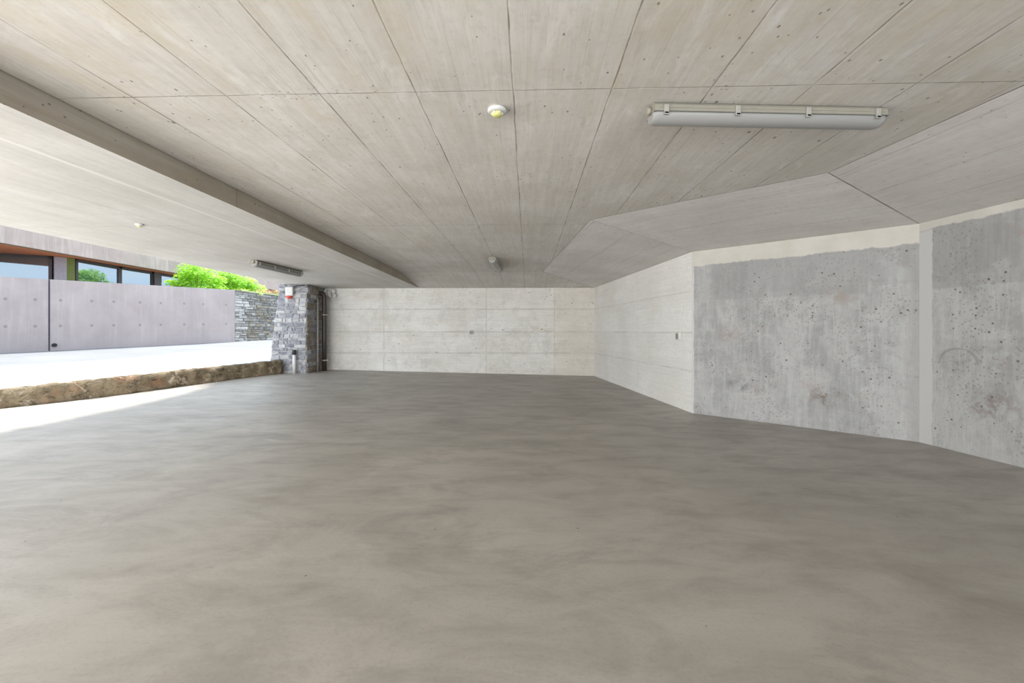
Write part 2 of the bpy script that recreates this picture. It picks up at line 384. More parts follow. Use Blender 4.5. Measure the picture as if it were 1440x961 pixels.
# floor, rising gently to the far left corner, bounded on the left by the kerb line
kn = Vector((-8.59, 7.63)); kf = Vector((-6.07, 11.98)); kd = (kn-kf).normalized()
kb = kf+kd*22
def kerb_x(y): return kf.x+(y-kf.y)*(kd.x/kd.y)
bm = bmesh.new(); rows = []
NY, NX = 44, 30
for j in range(NY+1):
    y = -7+(13.6+7)*j/NY
    x0 = kerb_x(y)-.02 if y < kf.y else kf.x-.9
    rows.append([bm.verts.new((x0+(6.2-x0)*i/NX, y, floor_z(x0+(6.2-x0)*i/NX, y))) for i in range(NX+1)])
for j in range(NY):
    for i in range(NX):
        f = bm.faces.new((rows[j][i], rows[j][i+1], rows[j+1][i+1], rows[j+1][i])); f.smooth = True
obj('floor', fix(bm), M_floor, kind='structure')

# ceiling: raised field with sloping facets down to the walls
A = Vector((.737, 10.97)); B = Vector((1.01, 5.87)); Cc = Vector((2.87, 4.13)); D = Vector((3.0, 2.60)); E = Vector((3.3, -7))
S0 = Vector((-2.93, -7)); S1 = Vector((-2.71, 11.05)); S2 = Vector((-2.70, 13.3))
bm = bmesh.new(); uvl = bm.loops.layers.uv.new('UVMap')
def cface(pts, mi, org, dirv, flip=False):
    vs = [bm.verts.new(p) for p in pts]; f = bm.faces.new(vs); f.material_index = mi
    d = Vector(dirv).normalized(); n = Vector((d.y, -d.x))
    if f.calc_center_median().z < 0: pass
    for l in f.loops:
        r = Vector(l.vert.co.xy)-Vector(org); l[uvl].uv = (r.dot(n), r.dot(d))
    return f
def p3(p, z): return (p.x, p.y, z)
AX = (.034, 1)
cface([p3(S0, HI), p3(S1, HI), p3(A, HI), p3(B, HI), p3(Cc, HI), p3(D, HI), p3(E, HI)], 0, (0, 0), AX)
cface([p3(S1, HI), p3(S2, TOP), p3(c1, TOP), p3(A, HI)], 0, (0, 0), AX)
cface([p3(A, HI), p3(c1, TOP), p3(c2, TOP), p3(B, HI)], 1, c1, c2-c1)
cface([p3(B, HI), p3(c2, TOP), p3(c3, TOP), p3(Cc, HI)], 1, c2, c3-c2)
cface([p3(Cc, HI), p3(c3, TOP), p3(c5, TOP), p3(D, HI)], 1, c3, c5-c3)
cface([p3(D, HI), p3(c5, TOP), p3(c6, TOP), p3(E, HI)], 1, c3, c5-c3)
bmesh.ops.remove_doubles(bm, verts=bm.verts, dist=.0005)
bmesh.ops.triangulate(bm, faces=[f for f in bm.faces if len(f.verts) == 4 and f.material_index == 1])
for f in bm.faces:
    if f.normal.z > 0: f.normal_flip()
obj('ceiling', bm, [M_plateau, M_facet], kind='structure')
# roof slab above
bm = bmesh.new()
poly = [Vector((-2.9, -7.3)), Vector((6.4, -7.3)), Vector((5.9, 5.8)), Vector((3.4, 7.6)), Vector((2.9, 13.7)), Vector((-2.9, 13.7))]
lo = [bm.verts.new(p3(p, ROOF-.12)) for p in poly]; hi = [bm.verts.new(p3(p, ROOF+.1)) for p in poly]
bm.faces.new(lo); bm.faces.new(hi)
for i in range(len(poly)): bm.faces.new((lo[i], lo[(i+1) % len(poly)], hi[(i+1) % len(poly)], hi[i]))
obj('ceiling_roof_slab', fix(bm), M_soffit, kind='structure')
# low slab on the left with its stepped edge, shade put into the edge colour
L0 = Vector((-6.0, -7)); L1 = Vector((-6.12, 12.2)); L2 = Vector((-6.75, 13.5))
bm = bmesh.new(); uvl = bm.loops.layers.uv.new('UVMap')
lp = [S0, Vector((-2.70, 13.5)), L2, L1, L0]
cface([p3(p, TOP) for p in lp], 0, (0, 0), AX)
cface([p3(p, ROOF+.1) for p in lp], 0, (0, 0), AX)
for i in range(len(lp)):
    a, b = lp[i], lp[(i+1) % len(lp)]
    vs = [bm.verts.new(p3(a, TOP)), bm.verts.new(p3(b, TOP)), bm.verts.new(p3(b, ROOF+.1)), bm.verts.new(p3(a, ROOF+.1))]
    f = bm.faces.new(vs); f.material_index = 1 if i == 0 else 0
    d = (b-a).normalized()
    for l in f.loops: l[uvl].uv = (l.vert.co.z, (Vector(l.vert.co.xy)-a).dot(d) - 7)
bmesh.ops.remove_doubles(bm, verts=bm.verts, dist=.0005)
obj('ceiling_low_slab', fix(bm), [M_soffit, M_step], kind='structure')

# ------------------------------------------------------------------ outside ground
P0 = Vector((-14.63, 13.0)); P1 = Vector((-11.76, 19.3)); pd = (P1-P0).normalized()
def base_z(y): return .67+(y-13.0)/6.3*.18
def kerb_top(y): return .322+(y-7.63)/(12.5-7.63)*(.558-.322)
def road_mat(name, c1, c2):
    t = NT(name); p = t.pos(); a = t.noise(p, .8, 5); b = t.noise(p, 40, 4, .7)
    col = t.mix(t.rng(a, .35, .65), c1, c2); col = t.mix(t.rng(b, .4, .7, 0, .25), col, (.35, .35, .35)); t.bump(b, .2, .005)
    return t.done(col, .9, .2)
M_road = road_mat('road_concrete', (.68, .67, .65), (.74, .73, .71))
M_walk = road_mat('gutter_strip', (.155, .16, .165), (.19, .195, .20))
bm = bmesh.new(); bm2 = bmesh.new()
pr = None
for j in range(24):
    y = -12+j*1.2 if j else -40
    yk = y
    kx, kz = kerb_x(yk)-.22, kerb_top(yk)-.03
    t_ = (y+6-P0.y)/pd.y; wx, wz, wy = (P0+pd*t_).x, base_z(y+6), y+6
    gx, gy, gz = wx+3.55, wy-1.6, base_z(y+6)-.15
    cur = [(kx, yk, kz), (gx, gy, gz), (wx-.02, wy, wz)]
    if pr:
        f = bm.faces.new([bm.verts.new(v) for v in (pr[0], pr[1], cur[1], cur[0])])
        f = bm2.faces.new([bm2.verts.new(v) for v in (pr[1], pr[2], cur[2], cur[1])])
    pr = cur
for b_ in (bm, bm2): bmesh.ops.remove_doubles(b_, verts=b_.verts, dist=.001)
obj('road', fix(bm), M_road, kind='structure')
obj('gutter', fix(bm2), M_walk, kind='structure')
# garden ground behind the wall
M_soil = plain('garden_soil', (.20, .17, .11), .95, .1, 0, .25)
bm = bmesh.new()
g = [(-60, -40, 1.8), (P0.x-pd.x*55-.2, P0.y-pd.y*55, 1.8), (P1.x-.2, P1.y, 2.6), (-11.2, 30, 2.7), (-11.2, 60, 2.7), (-60, 60, 1.8)]
bm.faces.new([bm.verts.new(v) for v in g]); obj('garden_ground', fix(bm), M_soil, kind='structure')

# ------------------------------------------------------------------ retaining wall outside
def wall_s(px):       # distance along the outside wall of the point seen at column px
    k = (px-720)/F; t = (k*P0.y-P0.x)/(pd.x-k*pd.y); return t
ties = [wall_s(q) for q in (8, 50, 85, 129, 160, 197, 226, 259, 286, 318)]
def tie_extra(t, uv, u, v, col):
    dx = t.near(u, ties)
    base = t.math('ADD', t.math('MULTIPLY', u, .18/6.92), .67)
    hz = t.math('SUBTRACT', v, base)
    dz = t.near(hz, [.76, 1.56])
    r = t.math('SQRT', t.math('ADD', t.math('MULTIPLY', dx, dx), t.math('MULTIPLY', dz, dz)))
    col = t.mix(t.rng(r, .015, .06, .7, 0), col, (.16, .13, .14))
    j = t.rng(t.math('ABSOLUTE', t.math('SUBTRACT', u, wall_s(69.5))), .01, .03, .85, 0)
    col = t.mix(j, col, (.10, .09, .13))
    j2 = t.rng(t.near(u, [wall_s(38), wall_s(146), wall_s(212), wall_s(270)]), .0, .03, .22, 0)
    col = t.mix(j2, col, (.25, .22, .25))
    low = t.rng(t.math('ADD', hz, t.math('MULTIPLY', t.noise(uv, 1.2, 5), .9)), .5, 1.1, .25, 0)
    return t.mix(low, col, (.34, .31, .33))
M_ret = concrete('retaining_concrete', (.30, .253, .245), (.355, .303, .293), board=1.1, grain=.25, jstr=0, pits=.15, seed=21, stain=(.30, .26, .27), stain_amt=.25, extra=tie_extra)
bm = bmesh.new(); uvl = bm.loops.layers.uv.new('UVMap')
def pw(t_, off, z):
    n = Vector((-pd.y, pd.x)); q = P0+pd*t_+n*off; return (q.x, q.y, z)
sA, sJ, sE = -24.0, wall_s(69.5), (P1-P0).length
for s0, s1, off in ((sA, sJ-.012, .02), (sJ+.012, sE, 0)):
    vs = []
    for s_ in (s0, s1):
        zb = .67+s_*.18/6.92; zt = 2.864+s_*(3.05-2.864)/6.92
        if s_ < -5: zb = .3; 
        for o_, z in ((off, zb-.5), (off, zt), (off+.25, zt), (off+.25, zb-.5)): vs.append(bm.verts.new(pw(s_, o_, z)))
    for q in ((0, 4, 5, 1), (1, 5, 6, 2), (2, 6, 7, 3), (0, 1, 2, 3), (4, 7, 6, 5)): bm.faces.new([vs[i] for i in q])
for f in bm.faces:
    for l in f.loops:
        l[uvl].uv = ((Vector(l.vert.co.xy)-P0).dot(pd), l.vert.co.z)
obj('retaining_wall', fix(bm), M_ret, label='pinkish grey smooth concrete retaining wall with tie holes across the road', cat='wall')

M_hole = plain('drain_black', (.015, .015, .018), .6, .3)
so = wall_s(75.5); spx, spy, spz = pw(so, -.01, .67+so*.18/6.92+.17)
bm = bmesh.new(); nn_ = Vector((pd.y, -pd.x, 0))
tube(bm, [Vector((spx, spy, spz)), Vector((spx, spy, spz))+nn_*.07], .055, 12)
obj('drain_spout', fix(bm), M_hole, label='small black drain spout low on the outside wall beside its vertical joint', cat='drain')

# ------------------------------------------------------------------ stone masonry
def stone_mat(name, c1, c2, spec=.2, sc=9):
    t = NT(name); p = t.pos(); a = t.noise(p, sc, 6, .7, .3); b = t.noise(p, sc*5, 4, .7)
    col = t.mix(t.rng(a, .38, .64), c1, c2); col = t.mix(t.rng(b, .55, .75, 0, .4), col, (.62, .62, .62)); t.bump(b, .5, .01)
    return t.done(col, .9, spec)
G = [stone_mat('stone_dark_grey', (.15, .15, .17), (.28, .28, .31)), stone_mat('stone_grey', (.19, .19, .20), (.35, .35, .375)),
     stone_mat('stone_light', (.35, .345, .345), (.50, .495, .49)), stone_mat('stone_shaded_brown', (.15, .13, .10), (.30, .27, .22)), stone_mat('mortar', (.30, .30, .31), (.44, .44, .45))]
def masonry(bm, org, dirv, width, z0, z1, rng, hrow=(.07, .15), lrow=(.14, .42), depth=.035, weights=(2, 4, 2, 1), left_edge=None, jit=.008, mat_of=None):
    """irregular stones laid in courses on the face that starts at org and runs along dirv, bulging out of it"""
    d = Vector(dirv).normalized(); n = Vector((d.y, -d.x))
    z = z0
    while z < z1-.02:
        h = min(rng.uniform(*hrow), z1-z)
        s = left_edge(z+h/2) if left_edge else 0.0
        while s < width-.01:
            l = min(rng.uniform(*lrow), width-s)
            if width-s-l < .06: l = width-s
            e = rng.uniform(.25, 1)*depth; g_ = .008
            pts = []
            for (ss, zz) in ((s+g_, z+g_), (s+l-g_, z+g_), (s+l-g_, z+h-g_), (s+g_, z+h-g_)):
                pts.append((ss+rng.uniform(-jit, jit), zz+rng.uniform(-jit, jit)))
            mi = mat_of(s, z, rng) if mat_of else rng.choices(range(4), weights)[0]
            cs, cz = s+l/2, z+h/2
            ra = []; rb = []; rc = []
            for (ss, zz) in pts:
                for lst, k, ee in ((ra, 1, -.02), (rb, .97, e*.7), (rc, .78, e)):
                    q = org+d*(cs+(ss-cs)*k)+n*ee; lst.append(bm.verts.new((q.x, q.y, cz+(zz-cz)*k)))
            loft(bm, [ra, rb, rc], caps=False, smooth=False, mi=mi)
            f = bm.faces.new(rc); f.material_index = mi
            s += l
        z += h

GW = [stone_mat('wall_stone_dark', (.10, .095, .085), (.20, .19, .175)), stone_mat('wall_stone_grey', (.15, .145, .13), (.27, .26, .24)),
      stone_mat('wall_stone_pale', (.27, .265, .25), (.42, .41, .39)), stone_mat('wall_stone_brown', (.13, .11, .08), (.24, .21, .165)), stone_mat('wall_mortar', (.17, .165, .15), (.26, .25, .235))]
# stone wall beyond the road
rng = random.Random(4)
W0 = P1.copy(); W1 = Vector((-11.05, 25.5)); wd = (W1-W0).normalized(); WL = (W1-W0).length
bm = bmesh.new()
wn_ = Vector((wd.y, -wd.x))
def wp(s_, o_, z): q = W0+wd*s_+wn_*o_; return (q.x, q.y, z)
cs = [bm.verts.new(wp(s_, o_, z)) for s_ in (0, WL) for o_, z in ((0, .3), (0, 3.04), (-.4, 3.04), (-.4, .3))]
for q in ((0, 4, 5, 1), (1, 5, 6, 2), (2, 6, 7, 3), (0, 1, 2, 3), (4, 7, 6, 5)):
    f = bm.faces.new([cs[i] for i in q]); f.material_index = 4
def wm(s_, z, r): return r.choices(range(5), (0, 1, 6, 0, 2))[0] if s_ < .5 else r.choices(range(5), (4, 4, .7, 4, 1))[0]
masonry(bm, W0, wd, WL, .7, 3.04, rng, (.06, .14), (.18, .55), .08, mat_of=wm)
sw = thing('stone_wall', 'rough coursed natural stone wall beyond the road, left of the stone pillar', 'wall', (W0.x, W0.y, .8))
def child(name, bm, mat, par):
    o = obj(name, bm, mat); o.parent = par; o.matrix_parent_inverse = par.matrix_basis.inverted() if par.rotation_euler.z == 0 and False else o.matrix_parent_inverse
    return o
def local(bm, par):
    bmesh.ops.translate(bm, verts=bm.verts, vec=-Vector(par.location)); return bm
obj('masonry', local(fix(bm), sw), GW, sw)
M_cap = plain('wall_moss_cap', (.30, .34, .16), .9, .1, 0, .3)
bm = bmesh.new()
q0 = W0+wd*.35; 
cs = [bm.verts.new(wp(s_, o_, z)) for s_ in (.35, WL) for o_, z in ((.06, 3.03), (.06, 3.09), (-.42, 3.09), (-.42, 3.03))]
for q in ((0, 4, 5, 1), (1, 5, 6, 2), (2, 6, 7, 3), (0, 1, 2, 3), (4, 7, 6, 5), (0, 3, 7, 4)): bm.faces.new([cs[i] for i in q])
cap = obj('coping', local(fix(bm), sw), M_cap, sw); cap['label'] = 'thin mossy coping'

# pillar
FY = 12.2
fz = floor_z(-5.9, FY)-.02
pl = thing('stone_pillar', 'grey rubble stone pillar carrying the low slab beside the kerb end', 'pillar', (-5.95, FY+.5, fz))
bm = bmesh.new()
xr = -5.515
def plx(z): return -6.50+.26*min(1, max(0, (z-fz)/2.2))**1.3
rs = []
for k in range(9):
    z = fz+(TOP-fz)*k/8
    rs.append(ring(bm, [(plx(z), FY, z), (xr, FY, z), (xr, 13.40, z), (plx(z), 13.40, z)]))
loft(bm, rs, smooth=False, mi=4)
rng = random.Random(9)
masonry(bm, Vector((-6.5, FY)), (1, 0), .985, fz, TOP, rng, (.05, .13), (.07, .26), .035, left_edge=lambda z: plx(z)+6.5, jit=.018, mat_of=lambda s_, z, r: r.choices(range(5), (2, 5, 3, 0, 1))[0])
masonry(bm, Vector((xr, FY)), (0, 1), 1.18, fz, TOP, rng, (.08, .18), (.16, .40), .045, mat_of=lambda s_, z, r: r.choices(range(5), (3, 1, .5, 4, .3))[0])  # shade of the right side painted in by darker, browner stones
obj('masonry', local(fix(bm), pl), G, pl)

# siren box on the pillar
M_white = plain('white_plastic', (.58, .57, .545), .45, .5, 0, .04)
M_red = plain('red_plastic', (.65, .06, .04), .35, .5)
M_black = plain('black_rubber', (.03, .03, .03), .6, .4)
M_steel = plain('zinc_steel', (.38, .37, .34), .45, .5, .3)
al = thing('siren_box', 'white alarm siren box with red lamp at the top of the stone pillar', 'alarm', (-5.92, FY-.06, 2.33))
bm = bmesh.new(); add_box(bm, (0, -.03, .03), (.20, .09, .25), bev=.022); obj('housing', bm, M_white, al)
bm = bmesh.new(); lathe(bm, (0, -.045, -.155), [(.02, -.012), (.055, -.004), (.072, .02), (.075, .06)], 20); o = obj('lamp_lens', fix(bm), M_red, al); o['label'] = 'red siren lamp'
bm = bmesh.new(); tube(bm, [(.04, .02, .13), (.10, .02, .17), (.24, .02, .19), (.38, .02, .19)], .012, 8); obj('cable', bm, M_black, al)

# white post
po = thing('marker_post', 'short white post with a black cap in front of the stone pillar', 'post', (-5.78, 12.08, floor_z(-5.78, 12.08)))
bm = bmesh.new(); lathe(bm, (0, 0, 0), [(.045, 0), (.045, .50)], 20); obj('shaft', fix(bm), M_white, po)
bm = bmesh.new(); lathe(bm, (0, 0, .50), [(.047, 0), (.047, .10), (.042, .125), (.02, .135)], 20); o = obj('cap', fix(bm), M_black, po); o['label'] = 'black cap'

# drain pipe and conduit in the corner
M_pipe = plain('brown_pipe', (.045, .032, .028), .45, .5)
M_cond = plain('grey_conduit', (.33, .30, .28), .5, .5)
pz = floor_z(-5.4, 12.9)
dp = thing('drain_pipe', 'dark brown drain pipe with a bent top in the corner beside the pillar', 'pipe', (-5.36, 13.0, pz))
bm = bmesh.new(); pts = [(0, 0, 0), (0, 0, 1.0), (0, 0, 2.10)]
for k in range(1, 7):
    a = math.pi/2*k/6; pts.append((-.11*(1-math.cos(a)), 0, 2.10+.11*math.sin(a)))
pts.append((-.14, 0, 2.21))
tube(bm, pts, .062, 16); obj('pipe', fix(bm), M_pipe, dp)
for z in (.28, 1.58):
    bm = bmesh.new(); lathe(bm, (0, 0, z), [(.063, 0), (.072, 0), (.072, .03), (.063, .03)], 16); add_box(bm, (.09, 0, z+.015), (.06, .02, .025)); obj('clamp', fix(bm), M_steel, dp)
cd = thing('conduit', 'thin grey conduit running up between the pillar and the brown pipe', 'pipe', (-5.43, 12.72, pz))
bm = bmesh.new(); tube(bm, [(0, 0, 0), (0, 0, 1.1), (0, 0, 2.05)], .022, 10); obj('tube', fix(bm), M_cond, cd)
for z in (.3, 1.2, 1.9):
    bm = bmesh.new(); lathe(bm, (0, 0, z), [(.023, 0), (.030, 0), (.030, .02), (.023, .02)], 12); obj('clip', fix(bm), M_steel, cd)

# crumbly mortar lump at the head of the back wall
rng = random.Random(3)
bm = bmesh.new()
for k in range(14):
    r = rng.uniform(.03, .07)
    m = bmesh.ops.create_icosphere(bm, subdivisions=2, radius=r)
    c = Vector((rng.uniform(-.14, .14), rng.uniform(-.02, .01), rng.uniform(-.12, .05)))
    for v in m['verts']: v.co = v.co*(1+.25*noise.noise(v.co*30+c*9)) + c
o = obj('mortar_lump', bm, plain('pale_mortar', (.62, .61, .57), .9, .1, 0, .2), label='crumbly pale mortar lump at the top of the back wall beside the pipe', cat='mortar')
o.location = (-5.32, 13.30, 2.44)

# kerb of rough brown stone
def kerb_mat():
    t = NT('kerb_stone'); p = t.pos(); a = t.noise(p, 3.2, 6, .7, .8); b = t.noise(p, 14, 5, .7)
    col = t.mix(t.rng(a, .35, .62), (.11, .085, .055), (.24, .19, .125)); col = t.mix(t.rng(b, .58, .68, 0, .6), col, (.07, .05, .035))
    c = t.noise(t.map(p, loc=(9, 2, 0)), 1.3, 4); col = t.mix(t.rng(c, .55, .66, 0, .6), col, (.28, .13, .07))
    d = t.noise(t.map(p, loc=(3, 8, 2)), 2.6, 6, .75, 1.2); col = t.mix(t.rng(d, .57, .64, 0, .8), col, (.42, .36, .28)); e = t.noise(t.map(p, sc=(1, 1, 2.5)), 5, 5, .8, 1.0); col = t.mix(t.rng(e, .40, .46, .8, 0), col, (.055, .045, .03)); t.bump(b, .8, .03)
    return t.done(col, .95, .15)
bm = bmesh.new(); kr = []
NK = 260; KL = 15.0; kn2 = Vector((-kd.y, kd.x))
if kn2.x < 0: kn2 = -kn2
for i in range(NK+1):
    s = KL*i/NK; p = kf+kd*s; zb = floor_z(p.x, p.y)-.02; zt = kerb_top(p.y)
    H = max(zt-zb, .1); prof = [(-.30, 0), (-.30, H-.03), (-.2, H), (-.05, H), (-.005, H*.92), (.02, H*.7), (.0, H*.45), (.02, H*.2), (.01, 0)]
    r_ = []
    for j, (o_, z) in enumerate(prof):
        v = Vector((p.x+kn2.x*o_, p.y+kn2.y*o_, zb+z))
        if 2 <= j <= 7: 
            q = noise.noise(v*3.5)*.05+noise.noise(v*7)*.045+noise.noise(v*17)*.02; v += Vector((kn2.x*q, kn2.y*q, q*.5 if j < 5 else 0))
        r_.append(bm.verts.new(v))
    kr.append(r_)
loft(bm, kr, smooth=True)
obj('stone_kerb', fix(bm), kerb_mat(), label='low rough brown stone kerb between the garage floor and the bright road', cat='kerb')

# ------------------------------------------------------------------ ceiling lamps
M_body = plain('lamp_body_grey', (.26, .245, .20), .5, .4, 0, .05)
M_dark = plain('lamp_end_dark', (.10, .10, .09), .5, .4)
def diffuser_mat():
    t = NT('lamp_diffuser'); t.b.inputs['Transmission Weight'].default_value = .35
    return t.done((.42, .415, .40), .4, .3)
M_diff = diffuser_mat()
def tube_lamp(loc, rz, label, L=1.50):
    """long fluorescent lamp along its own x axis, hanging under z = 0"""
    t = thing('ceiling_lamp', label, 'lamp', loc, rz, 'fluorescent tube lamps')
    def prof(bm, ps, x0, x1, mi=0):
        a = ring(bm, [(x0, y, z) for y, z in ps]); b = ring(bm, [(x1, y, z) for y, z in ps]); loft(bm, [a, b], smooth=False, mi=mi)
    bm = bmesh.new()
    prof(bm, [(-.066, -.020), (-.072, -.030), (-.072, -.066), (.072, -.066), (.072, -.030), (.066, -.020), (.045, -.004), (-.045, -.004)], -L/2, L/2)
    add_box(bm, (0, -.0735, -.045), (L-.06, .004, .006)); add_box(bm, (0, .0735, -.045), (L-.06, .004, .006))
    obj('housing', fix(bm), M_body, t)
    bm = bmesh.new(); ps = []
    for k in range(13):
        a = math.pi+math.pi*k/12; ps.append((.070*math.cos(a), -.066+.058*math.sin(a)))
    rs = []
    for x, k in ((-L/2-.004, .80), (-L/2+.012, .95), (-L/2+.03, 1), (L/2-.03, 1), (L/2-.012, .95), (L/2+.004, .80)):
        rs.append(ring(bm, [(x, y*k, -.066+(z+.066)*k) for y, z in ps]))
    loft(bm, rs); obj('diffuser', fix(bm), M_diff, t)
    bm = bmesh.new(); add_box(bm, (0, 0, -.069), (L+.006, .148, .005)); obj('gasket', bm, M_dark, t)
    for s in (-1, 1):
        bm = bmesh.new(); tube(bm, [(s*(L/2-.004), 0, -.04), (s*(L/2+.03), 0, -.04)], .024, 14)
        obj('end_gland', fix(bm), M_body if s < 0 else M_dark, t)
    for k in range(4):
        x = -L/2+.07+k*(L-.14)/3
        for s in (-1, 1):
            bm = bmesh.new(); add_box(bm, (x, s*.079, -.062), (.030, .014, .062), bev=.003); add_box(bm, (x, s*.081, -.084), (.030, .010, .014), bev=.002)
            obj('clip', bm, M_steel if s < 0 else M_body, t)
    for x in (-.52, -.30, .48):
        bm = bmesh.new(); lathe(bm, (x, 0, -.006), [(.03, 0), (.03, .006)], 10); obj('spacer', fix(bm), M_dark, t)
    return t
def copy_tree(o, par=None):
    c = o.copy(); C.objects.link(c)
    if par: c.parent = par
    for ch in list(o.children): copy_tree(ch, c)
    return c
f1 = tube_lamp((1.635, 2.93, HI), math.atan2(.06, 1.476), 'nearest long tube lamp, above right, lying crosswise under the raised ceiling')
f2 = copy_tree(f1); f2.location = (-4.50, 8.78, TOP); f2.rotation_euler = (0, 0, math.radians(85.3)+0); f2['label'] = 'tube lamp under the low left slab, near the stone pillar'
f3 = copy_tree(f1); f3.location = (-.33, 9.55, HI); f3.rotation_euler = (0, 0, math.radians(86)); f3['label'] = 'small distant tube lamp pointing at the back wall under the raised ceiling'

# smoke detectors
M_yel = plain('yellowed_plastic', (.62, .60, .22), .5, .4)
def detector(loc, label, k=1.0):
    t = thing('smoke_detector', label, 'smoke detector', loc, 0, 'ceiling smoke detectors')
    bm = bmesh.new(); lathe(bm, (0, 0, 0), [(.052*k, 0), (.060*k, -.006), (.062*k, -.018), (.056*k, -.026), (.044*k, -.030)], 32); obj('base', fix(bm), M_white, t)
    bm = bmesh.new(); lathe(bm, (0, 0, 0), [(.034*k, -.028), (.034*k, -.042), (.028*k, -.050), (.012*k, -.053)], 24); o = obj('sensor_cap', fix(bm), M_yel, t); o['label'] = 'yellowish sensor cap'
    for a in range(6):
        an = a*math.pi/3; bm = bmesh.new(); add_box(bm, (.035*k*math.cos(an), .035*k*math.sin(an), -.036), (.006, .012, .016), rz=an); obj('vent_rib', bm, M_white, t)
    return t
d1 = detector((-.096, 2.94, HI), 'round white smoke detector with yellowish cap, left of the nearest lamp')
d2 = copy_tree(d1); d2.location = (-4.38, 5.35, TOP); d2.scale = (.7, .7, .7); d2['label'] = 'small distant white detector under the low left slab'
# on the sloping facet
fz_ = TOP+(HI-TOP)*.42
def facet_z(x, y):
    n = (Vector((c1.x, c1.y, TOP))-Vector((A.x, A.y, HI))).cross(Vector((B.x, B.y, HI))-Vector((A.x, A.y, HI)))
    return HI-(n.x*(x-A.x)+n.y*(y-A.y))/n.z
# socket boxes
def socket(loc, rz, label):
    t = thing('socket_box', label, 'socket', loc, rz, 'surface mounted wall sockets')
    bm = bmesh.new(); add_box(bm, (0, -.03, 0), (.12, .06, .13), bev=.012); obj('box', bm, M_white, t)
    bm = bmesh.new(); add_box(bm, (0, -.064, -.005), (.085, .010, .09), bev=.004); obj('flap', bm, M_body, t)
    return t
sY = c0.y+(c1.y-c0.y)*((-1.19-c0.x)/(c1.x-c0.x))
s1 = socket((-1.19, sY, 1.27), math.atan2(c1.y-c0.y, c1.x-c0.x), 'small white socket box in the middle of the back wall')
ts = .975; kk = (957-720)/F
dd = c2-c1; tt = (kk*c1.y-c1.x)/(dd.x-kk*dd.y); sp = c1+dd*tt
s2 = copy_tree(s1); s2.location = (sp.x, sp.y, 1.22); s2.rotation_euler = (0, 0, math.atan2(dd.y, dd.x)); s2['label'] = 'small white socket box on the right wall before its bend'

# ------------------------------------------------------------------ house across the road
M_fascia = concrete('house_fascia', (.24, .20, .19), (.30, .25, .24), board=.6, grain=.5, jstr=.0, pits=.1, seed=31, stain=(.40, .36, .35))
M_redsof = plain('red_soffit', (.60, .25, .17), .8, .2, 0, .1)
M_hwall = plain('house_wall', (.30, .28, .33), .8, .2)
M_frame = plain('window_frame_dark', (.05, .04, .045), .5, .4)
M_olive = plain('olive_panel', (.12, .15, .04), .6, .3)
def glass():
    t = NT('coated_glass'); return t.done((.24, .30, .35), .03, .8, .85)
M_glass = glass()
ho = thing('house', 'modern house with concrete fascia, red soffit and dark window band behind the outside wall', 'house', (-19, 20, 2.0))
SZ = 4.25
bm = bmesh.new(); uvl = bm.loops.layers.uv.new('UVMap')
add_box(bm, (-17.15, 30.9, SZ+.9), (.3, 34, 1.8))
for f in bm.faces:
    for l in f.loops: l[uvl].uv = (l.vert.co.y, l.vert.co.z)
obj('fascia', local(bm, ho), M_fascia, ho)
bm = bmesh.new(); add_box(bm, (-21.2, 30.9, SZ+.06), (7.8, 34, .1)); o = obj('soffit', local(bm, ho), M_redsof, ho); o['label'] = 'red underside of the roof overhang'
bm = bmesh.new(); add_box(bm, (-21.2, 30.9, SZ+1.0), (7.8, 33.8, 1.6)); obj('roof', local(bm, ho), M_fascia, ho)
Wl = [Vector((-24.0, 14.8)), Vector((-18.1, 18.0)), Vector((-17.8, 18.5)), Vector((-17.85, 20.2)), Vector((-17.9, 22.6)), Vector((-17.9, 24.6)), Vector((-17.95, 27.5)), Vector((-18.0, 40))]
Z0 = 1.9
def panel(name, a, b, z0, z1, off0, off1, mat, par, sub=None):
    d = (b-a).normalized(); n = Vector((d.y, -d.x)); bm = bmesh.new()
    vs = [bm.verts.new((p.x+n.x*o_, p.y+n.y*o_, z)) for p in (a, b) for o_, z in ((off0, z0), (off1, z0), (off1, z1), (off0, z1))]
    for q in ((0, 1, 2, 3), (4, 7, 6, 5), (0, 4, 5, 1), (1, 5, 6, 2), (2, 6, 7, 3), (3, 7, 4, 0)): bm.faces.new([vs[i] for i in q])
    fix(bm); local(bm, ho)
    if sub is not None: pass
    return obj(name, bm, mat, par)
def window(a, b):
    d = (b-a).normalized(); L = (b-a).length; fr = bmesh.new(); n = Vector((d.y, -d.x))
    def bar(s0, s1, z0, z1):
        vs = [fr.verts.new((a.x+d.x*s+n.x*o_, a.y+d.y*s+n.y*o_, z)) for s in (s0, s1) for o_, z in ((0, z0), (.08, z0), (.08, z1), (0, z1))]
        for q in ((0, 1, 2, 3), (4, 7, 6, 5), (0, 4, 5, 1), (1, 5, 6, 2), (2, 6, 7, 3), (3, 7, 4, 0)): fr.faces.new([vs[i] for i in q])
    bar(0, L, SZ-.10, SZ); bar(0, L, Z0, Z0+.1); bar(0, .10, Z0, SZ); bar(L-.10, L, Z0, SZ)
    fr_ = obj('window', local(fix(fr), ho), M_frame, ho)
    g_ = panel('pane', a+d*.08, b-d*.08, Z0+.08, SZ-.08, .02, .04, M_glass, fr_)
    return fr_
window(Wl[0], Wl[1]-(Wl[1]-Wl[0]).normalized()*.05)
window(Wl[2], Wl[4]-Vector((0, 1.9))); window(Wl[4]-Vector((0, 1.9)), Wl[4]); window(Wl[4]+Vector((0, .45)), Wl[5]); window(Wl[5], Wl[6])
panel('corner_panel', Wl[1]-Vector((.02, .02)), Vector((-17.95, 18.32)), Z0, SZ, 0, .08, M_hwall, ho)
